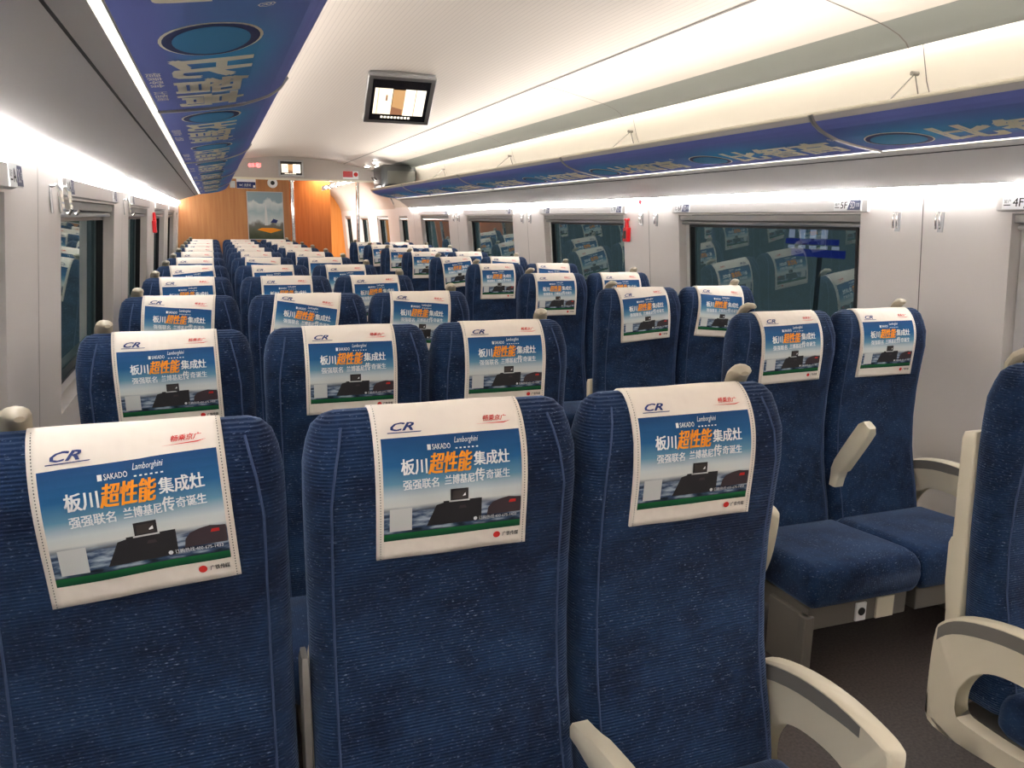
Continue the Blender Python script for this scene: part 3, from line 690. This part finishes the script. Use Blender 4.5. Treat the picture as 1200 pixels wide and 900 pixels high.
# ------------------------------------------------------------------ things on the walls
def wall_frame(side, y, z):             # local helper: point on the wall, pushed out by d towards the cabin
    return lambda d, dy, dz: (wx(side, z + dz) - side * d, y + dy, Zw(z + dz))
def sign(side, y, z, wd, ht, left_t, right_t, label):
    """number plate: white half with the window seat, slate slanted half with the aisle seat"""
    x = wx(side, z) - side * .0145
    root = empty('seat_number_sign', (x, y, Zw(z)), label, 'sign', 'seat number signs')
    rd = -1 if side > 0 else 1          # reading direction along y
    P = lambda u, v, d=0: (-side * (.001 + d) + side * v * .03, rd * (u - wd / 2), v - ht / 2)
    b = MB(); b.loft([[P(0, 0, -.004), P(wd, 0, -.004), P(wd, ht, -.004), P(0, ht, -.004)], [P(0, 0), P(wd, 0), P(wd, ht), P(0, ht)]]); b.build('plate', 'white', root)
    k = MB(); k.quad([P(wd * .50, ht * .06, .0006), P(wd * .97, ht * .06, .0006), P(wd * .97, ht * .94, .0006), P(wd * .60, ht * .94, .0006)]); k.build('slate_half', 'tag', root, recalc=False)
    t = MB()
    put_text(t, lambda u, v: P(u, v, .0008), left_t, wd * .25, ht * .2, wd * .49, ht * .8, 1, .01); put_text(t, lambda u, v: P(u, v, .0008), '窗户', wd * .04, ht * .42, wd * .2, ht * .72, 1)
    t.quad([P(wd * .04, ht * .26, .0008), P(wd * .2, ht * .26, .0008), P(wd * .2, ht * .33, .0008), P(wd * .04, ht * .33, .0008)], 1)
    put_text(t, lambda u, v: P(u, v, .0012), right_t, wd * .61, ht * .2, wd * .78, ht * .8, 0, .01); put_text(t, lambda u, v: P(u, v, .0012), '过道', wd * .81, ht * .35, wd * .94, ht * .7, 0)
    t.build('lettering', ['white', 'ink'], root, recalc=False)
for y, a, b_, lb in ((1.93, '4F', '4D', 'white and slate seat sign reading 4F 4D at the right edge of the picture'),
                 (2.72, '5F', '5D', 'slate seat sign reading 5F 5D over the near end of the big right window'),
                 (4.00, '6F', '6D', 'small seat sign over the far end of the nearest full right window'),
                 (4.80, '7F', '7D', 'small seat sign above the red hammer box on the right wall'),
                 (6.00, '8F', '8D', 'small seat sign over the far end of the second right window'),
                 (6.89, '9F', '9D', 'small seat sign over the near end of the third right window'),
                 (8.98, '11F', '11D', 'tiny seat sign over the near end of the fourth right window')):
    sign(1, y, .082, .155, .046, a, b_, lb)
for y, a, b_, lb in ((2.05, 'A', 'B C', 'seat sign with a slate block at the left edge of the picture'),
                 (2.78, 'A', 'B C', 'small seat sign over the near end of the first full left window'),
                 (3.98, 'A', 'B C', 'small seat sign over the far end of the first full left window'),
                 (4.85, 'A', 'B C', 'tiny seat sign over the near end of the second left window')):
    sign(-1, y, .082, .13, .05, a, b_, lb)

def coat_hook(side, y, z, label, long=False):
    root = empty('coat_hook', (wx(side, z) - side * .001, y, Zw(z)), label, 'hook', 'coat hooks on the %s wall' % ('right' if side > 0 else 'left'))
    b = MB(); b.box(-side * .004 if side > 0 else 0, 0 if side > 0 else .004, -.012, .012, -.042, .034); b.build('back_plate', 'alu', root, bevel=.0015)
    h = MB()
    for dy in (-.009, .009):
        h.tube([(-side * .004, dy, .03), (-side * .018, dy, .034), (-side * .026, dy, .02), (-side * .028, dy, -.015), (-side * .03, dy, -.035), (-side * .042, dy, -.044), (-side * .05, dy, -.03)] if long else
               [(-side * .004, dy, .03), (-side * .016, dy, .032), (-side * .020, dy, .012), (-side * .014, dy, -.03)], .0035, 8)
    h.build('prongs', 'chrome', root, smooth=True)
HK = [(2.46, 'chrome coat hook left of the wall joint beside the big right window'), (2.26, 'chrome coat hook right of the wall joint, beside the 4F sign'),
      (4.48, 'grey coat hook between the red hammer box and the big right window, farther one'), (4.30, 'grey coat hook between the red hammer box and the big right window, nearer one'),
      (6.55, 'small coat hook between second and third right windows, farther one'), (6.37, 'small coat hook between second and third right windows, nearer one'),
      (8.66, 'tiny coat hook between third and fourth right windows, farther one'), (8.48, 'tiny coat hook between third and fourth right windows, nearer one')]
for y, lb in HK: coat_hook(1, y, .02, lb)
for y, lb in ((2.53, 'tall chrome coat hook on the left wall, nearest of its pair'), (2.67, 'tall chrome coat hook touching the frame of the first full left window'), (4.50, 'tall chrome coat hook before the second left window')):
    coat_hook(-1, y, .045, lb, True)
def hammer(side, y, label):
    root = empty('emergency_hammer', (wx(side, -.05), y, Zw(-.05)), label, 'emergency hammer')
    b = MB(); d = -side
    b.box(*sorted((d * .001, d * .030)), -.028, .028, -.075, .015); b.build('red_box', 'redp', root, bevel=.005)
    b = MB(); b.tube([(d * .018, 0, .01), (d * .018, 0, .062)], [.014, .011], 10); b.build('handle', 'redp', root, smooth=True)
    b = MB(); b.tube([(d * .018, -.022, .066), (d * .018, .022, .066)], .009, 10); b.build('hammer_head', 'redp', root, smooth=True)
    b = MB(); b.box(*sorted((d * .0305, d * .0315)), -.018, .018, -.055, -.005); b.build('dark_label', 'ink', root)
hammer(1, 4.66, 'red emergency hammer box on the right wall beside the second window')
hammer(-1, 6.62, 'red emergency hammer box on the left wall beside the second window')
st = MB(); F_ = wall_frame(1, 4.50, .105); st.quad([F_(.002, .0, .0), F_(.002, .022, .022), F_(.002, .0, .044), F_(.002, -.022, .022)]); tag(st.build('hammer_sticker', 'redp', recalc=False, ), 'small red diamond sticker above the coat hooks on the right wall', 'sticker')

# ------------------------------------------------------------------ screens
def monitor(name_label, xc, ytop, ztop, wd, ht, tilt, scale_arm=True):
    root = empty('ceiling_monitor', (xc, ytop, Zw(ztop)), name_label, 'monitor', 'carriage monitors'); root.rotation_euler = (tilt, 0, 0)
    # local: x right, z up the screen (0 at top edge), -y towards the viewer
    b = MB(); b.box(-wd / 2, wd / 2, 0, .035, -ht, 0); b.build('casing', 'alu', root, bevel=.006)
    m_ = wd * .075; s_ = MB(); s_.box(-wd / 2 + m_, wd / 2 - m_, -.002, .004, -ht + m_ * .8, -m_ * .8); sc = s_.build('screen', 'scr', root)
    p = MB(); W2, H2 = wd - 2 * m_, ht - 1.6 * m_
    f = lambda u, v, d=.0026: (-wd / 2 + m_ + W2 * u, -d, -ht + m_ * .8 + H2 * v)
    for u0, u1, v0, v1, mi in ((.05, .36, .16, .80, 0), (.37, .58, .16, .78, 1), (.58, .94, .15, .80, 2)): p.quad([f(u0, v0), f(u1, v0), f(u1, v1), f(u0, v1)], mi)
    p.quad([f(.36, .16, .003), f(.56, .16, .003), f(.56, .30, .003), f(.36, .36, .003)], 3); p.quad([f(.25, .5, .003), f(.28, .5, .003), f(.28, .64, .003), f(.25, .64, .003)], 3)
    p.quad([f(.76, .15, .003), f(.775, .15, .003), f(.775, .8, .003), f(.76, .8, .003)], 1); p.quad([f(.11, .16, .003), f(.12, .16, .003), f(.12, .8, .003), f(.11, .8, .003)], 1)
    for k in range(9): p.quad([f(.2 + k * .06, .06), f(.24 + k * .06, .06), f(.24 + k * .06, .11), f(.2 + k * .06, .11)], 2)
    p.build('picture', ['scrc', 'scrb', 'scrw', 'scrk'], sc, recalc=False)
    return root
tv = monitor('flip-down monitor hanging under the middle of the ceiling', 1.068, 4.70, .79, .395, .318, math.radians(43))
a_ = MB(); a_.box(-.19, .19, .02, .10, -.02, .012); a_.build('hinge_bracket', 'alu', tv)
monitor('small monitor set in the pale panel above the end doorway', 1.062, YE - .052, .775, .335, .22, 0)

# ------------------------------------------------------------------ end of the saloon
def wallquad(name, pts, m): b = MB(); b.quad(pts); return struct(b.build(name, m, recalc=False))
e_ = MB(); e_.box(-.62, 1.03, YE, YE + .06, 0, Zw(.55)); struct(e_.build('wall_end', 'wood'))
p_ = MB(); p_.box(-.6, 2.62, YE - .01, YE + .05, Zw(.52), Zw(.86)); struct(p_.build('trim_3', 'ledgrey'))
p_ = MB(); p_.box(-.1, 2.3, YE - .035, YE - .01, Zw(.505), Zw(.53)); struct(p_.build('trim_4', 'trimw'))
v_ = MB(); v_.box(1.10, 1.76, 13.0, 13.05, 0, Zw(.62)); struct(v_.build('door_1', 'wood2'))
v_ = MB(); v_.box(.9, 2.8, YV, YV + .05, 0, Zw(.62)); struct(v_.build('wall_vestibule', 'wood3'))
v_ = MB(); v_.box(1.0, 1.03, YE + .06, 13.0, 0, Zw(.6)); struct(v_.build('wall_vestibule_side', 'wood2'))
UPV = [(2.53, .10), (2.47, .25), (2.36, .42), (2.20, .56), (2.02, .64), (1.6, .66), (1.0, .66)]
sheet(UPV, YE, YV, 'ceiling_vestibule', 'ceil')
UPW = [(2.53, .10), (2.50, .20), (2.42, .40), (2.36, .62), (2.30, .66)]
sheet(UPW, YR - .1, YE, 'trim_5', 'cove')
lt = bpy.data.lights.new('vestibule_fill', 'AREA'); lt.energy = L_VEST; lt.shape = 'RECTANGLE'; lt.size = .5; lt.size_y = 3.4; lt.color = (1, .95, .88)  # unseen area light, added to brighten the vestibule
lo = bpy.data.objects.new('vestibule_fill', lt); COL.objects.link(lo); lo.location = (1.75, 14.4, Zw(.645))
for k in range(5):
    X_ = 1.54 + k * .087; Z_ = .425 + k * .024
    r = empty('spot_lamp', (X_, YE - .02 + .06, Zw(Z_)), 'tiny white spot lamp in the sloping row under the end panel, %s from the door' % ['first', 'second', 'third', 'fourth', 'fifth'][k], 'lamp', 'spot lamps in the end doorway')
    b = MB(); b.tube([(0, 0, 0), (0, -.012, 0)], .022, 14); b.build('bezel', 'chrome', r); b = MB(); b.tube([(0, -.012, 0), (0, -.018, 0)], .016, 14); b.build('lens', 'spot', r)
q_ = MB(); q_.loft([[(1.48, YE + .04, Zw(.375)), (1.48, YE + .05, Zw(.375)), (1.48, YE + .05, Zw(.44)), (1.48, YE + .04, Zw(.44))], [(1.95, YE + .04, Zw(.50)), (1.95, YE + .05, Zw(.50)), (1.95, YE + .05, Zw(.56)), (1.95, YE + .04, Zw(.56))]]); struct(q_.build('trim_6', 'ledgrey'))
for k, (X_, Y_) in enumerate(((2.02, 11.2), (1.98, 10.4), (2.1, 10.9))):
    r = empty('downlight', (X_, Y_, Zw(.70 if X_ < 2.05 else .685)), 'small round downlight in the ceiling above the suitcase, %s of three' % ['leftmost', 'rightmost', 'middle'][k], 'lamp', 'downlights over the end of the rack')
    b = MB(); b.tube([(0, 0, .02), (0, 0, -.004)], .035, 16); b.build('bezel', 'chrome', r); b = MB(); b.tube([(0, 0, -.004), (0, 0, -.012)], .026, 16); b.build('lens', 'spot', r)
def pole(x, y, z1, label):
    r = empty('grab_pole', (x, y, 0), label, 'pole'); b = MB(); b.tube([(0, 0, 0), (0, 0, z1)], .024, 14); b.build('tube', 'chrome', r, smooth=True)
    b = MB(); b.tube([(0, 0, z1 - .02), (0, 0, z1)], .04, 14); b.build('collar', 'chrome', r, smooth=True)
pole(1.06, YE - .07, Zw(.505), 'chrome pole at the edge of the wooden end wall, beside the poster')
pole(1.985, 11.80, Zw(.53), 'chrome pole standing beyond the right seats, below the suitcase end of rack')
# poster
r = empty('wall_poster', (.70, YE - .012, Zw(.02)), 'tall landscape poster on the wooden end wall', 'poster')
b = MB(); b.box(-.24, .24, 0, .011, -.325, .325); b.build('board', 'alu', r)
b = MB()
b.quad([(-.23, -.0012, -.315), (.23, -.0012, -.315), (.23, -.0012, .315), (-.23, -.0012, .315)], 0, [(0, 0), (1, 0), (1, 1), (0, 1)])
b.quad([(-.12, -.002, -.19), (.06, -.002, -.235), (.21, -.002, -.19), (.10, -.002, -.165), (-.06, -.002, -.165)], 1)
b.quad([(.06, -.002, -.09), (.14, -.002, -.10), (.16, -.002, -.06), (.10, -.002, -.04)], 2)
b.quad([(-.02, -.002, -.13), (.03, -.002, -.13), (.01, -.002, .16), (.0, -.002, .16)], 3)
b.build('printed_sheet', ['poster', 'orange', 'navy', 'qr'], r, recalc=False)
r = empty('loudspeaker', (.81, YE - .001, Zw(.462)), 'round white wall device with dark centre, above the poster', 'loudspeaker')
b = MB(); b.tube([(0, 0, 0), (0, -.03, 0)], [.068, .062], 24); b.build('housing', 'white', r, smooth=True); b = MB(); b.tube([(0, -.03, 0), (0, -.036, 0)], .028, 20); b.build('dark_centre', 'black', r)
r = empty('notice_board', (.465, YE - .001, Zw(.445)), 'dark blue notice with white head high on the wooden end wall', 'notice')
b = MB(); b.box(-.125, .125, -.006, 0, -.065, .065); b.build('board', 'white', r); b = MB(); b.box(-.122, .122, -.0075, -.006, -.062, .022); b.build('blue_field', 'navy', r)
b = MB(); put_text(b, lambda u, v: (u, -.0085, v), 'WC 洗手间', -.09, -.04, .06, 0, 0); b.quad([(.09, -.0085, -.05), (.115, -.0085, -.05), (.115, -.0085, -.02), (.09, -.0085, -.02)]); b.build('lettering', 'white', r, recalc=False)
b = MB(); b.box(.255, .325, YE - .004, YE, Zw(.385), Zw(.475)); tag(b.build('paper_notice', 'qr'), 'small pale paper notice beside the blue notice board', 'notice')
r = empty('led_sign', (.57, YE - .0105, Zw(.69)), 'pale pelmet display with small red glowing characters, left of the small monitor', 'display')
b = MB(); b.box(-.22, .22, -.006, 0, -.07, .07); b.build('display_panel', 'ledgrey', r); b = MB(); put_text(b, lambda u, v: (u, -.0075, v), '05车', -.06, -.03, .10, .035, 0, .02); b.build('red_characters', 'led', r, recalc=False)
r = empty('fire_sign', (1.88, YE - .0105, Zw(.60)), 'red and white fire sign on the pale panel near the suitcase', 'sign')
b = MB(); b.box(-.11, .11, -.005, 0, -.055, .055); b.build('plate', 'white', r); b = MB(); b.box(-.108, .03, -.0065, -.005, -.03, .053); b.build('red_field', 'redp', r)
b = MB(); b.disc((.072, -.0068, .01), .03); b.build('red_disc', 'red', r, recalc=False)
# suitcase on the far end of the right rack
r = empty('suitcase', (2.145, 10.02, Zw(.364)), 'dark grey suitcase lying on the far end of the right luggage rack', 'suitcase')
b = MB(); b.box(-.215, .215, -.27, .27, .012, .275); b.build('shell', 'case', r, bevel=.045, smooth=True)
b = MB(); b.box(-.14, .2, -.276, -.262, .05, .20); b.build('front_pocket', 'case2', r, bevel=.006)
b = MB(); b.tube([(-.24, -.10, .10), (-.265, -.08, .13), (-.265, .08, .13), (-.24, .10, .10)], .009, 8); b.build('carry_handle', 'black', r, smooth=True)
for dx, dy in ((-.2, -.2), (-.2, .2), (.2, -.2), (.2, .2)):
    b = MB(); b.tube([(dx - .012, dy, .014), (dx + .012, dy, .014)], .014, 12); b.build('wheel', 'black', r, smooth=True)
# lit station sign outside the right window
r = empty('station_sign', (4.6, 5.3, .6), 'blue and white lit sign outside, seen through the big right window', 'sign')
b = MB(); b.box(.0, .03, -.30, .30, .50, .56); b.box(.0, .03, -.22, .38, .60, .645); b.box(0, .03, -.1, .25, .85, .9); b.build('blue_boards', 'signb', r)
b = MB()
for k in range(5): b.box(-.004, .0, -.26 + k * .13, -.18 + k * .13, .565, .592)
for k in range(4): b.box(-.004, .0, -.12 + k * .13, -.05 + k * .13, .65, .72)
b.build('white_strokes', 'signw', r)
b = MB(); b.box(.03, .06, -.012, .012, -.6, .56); b.build('post', 'frame', r)
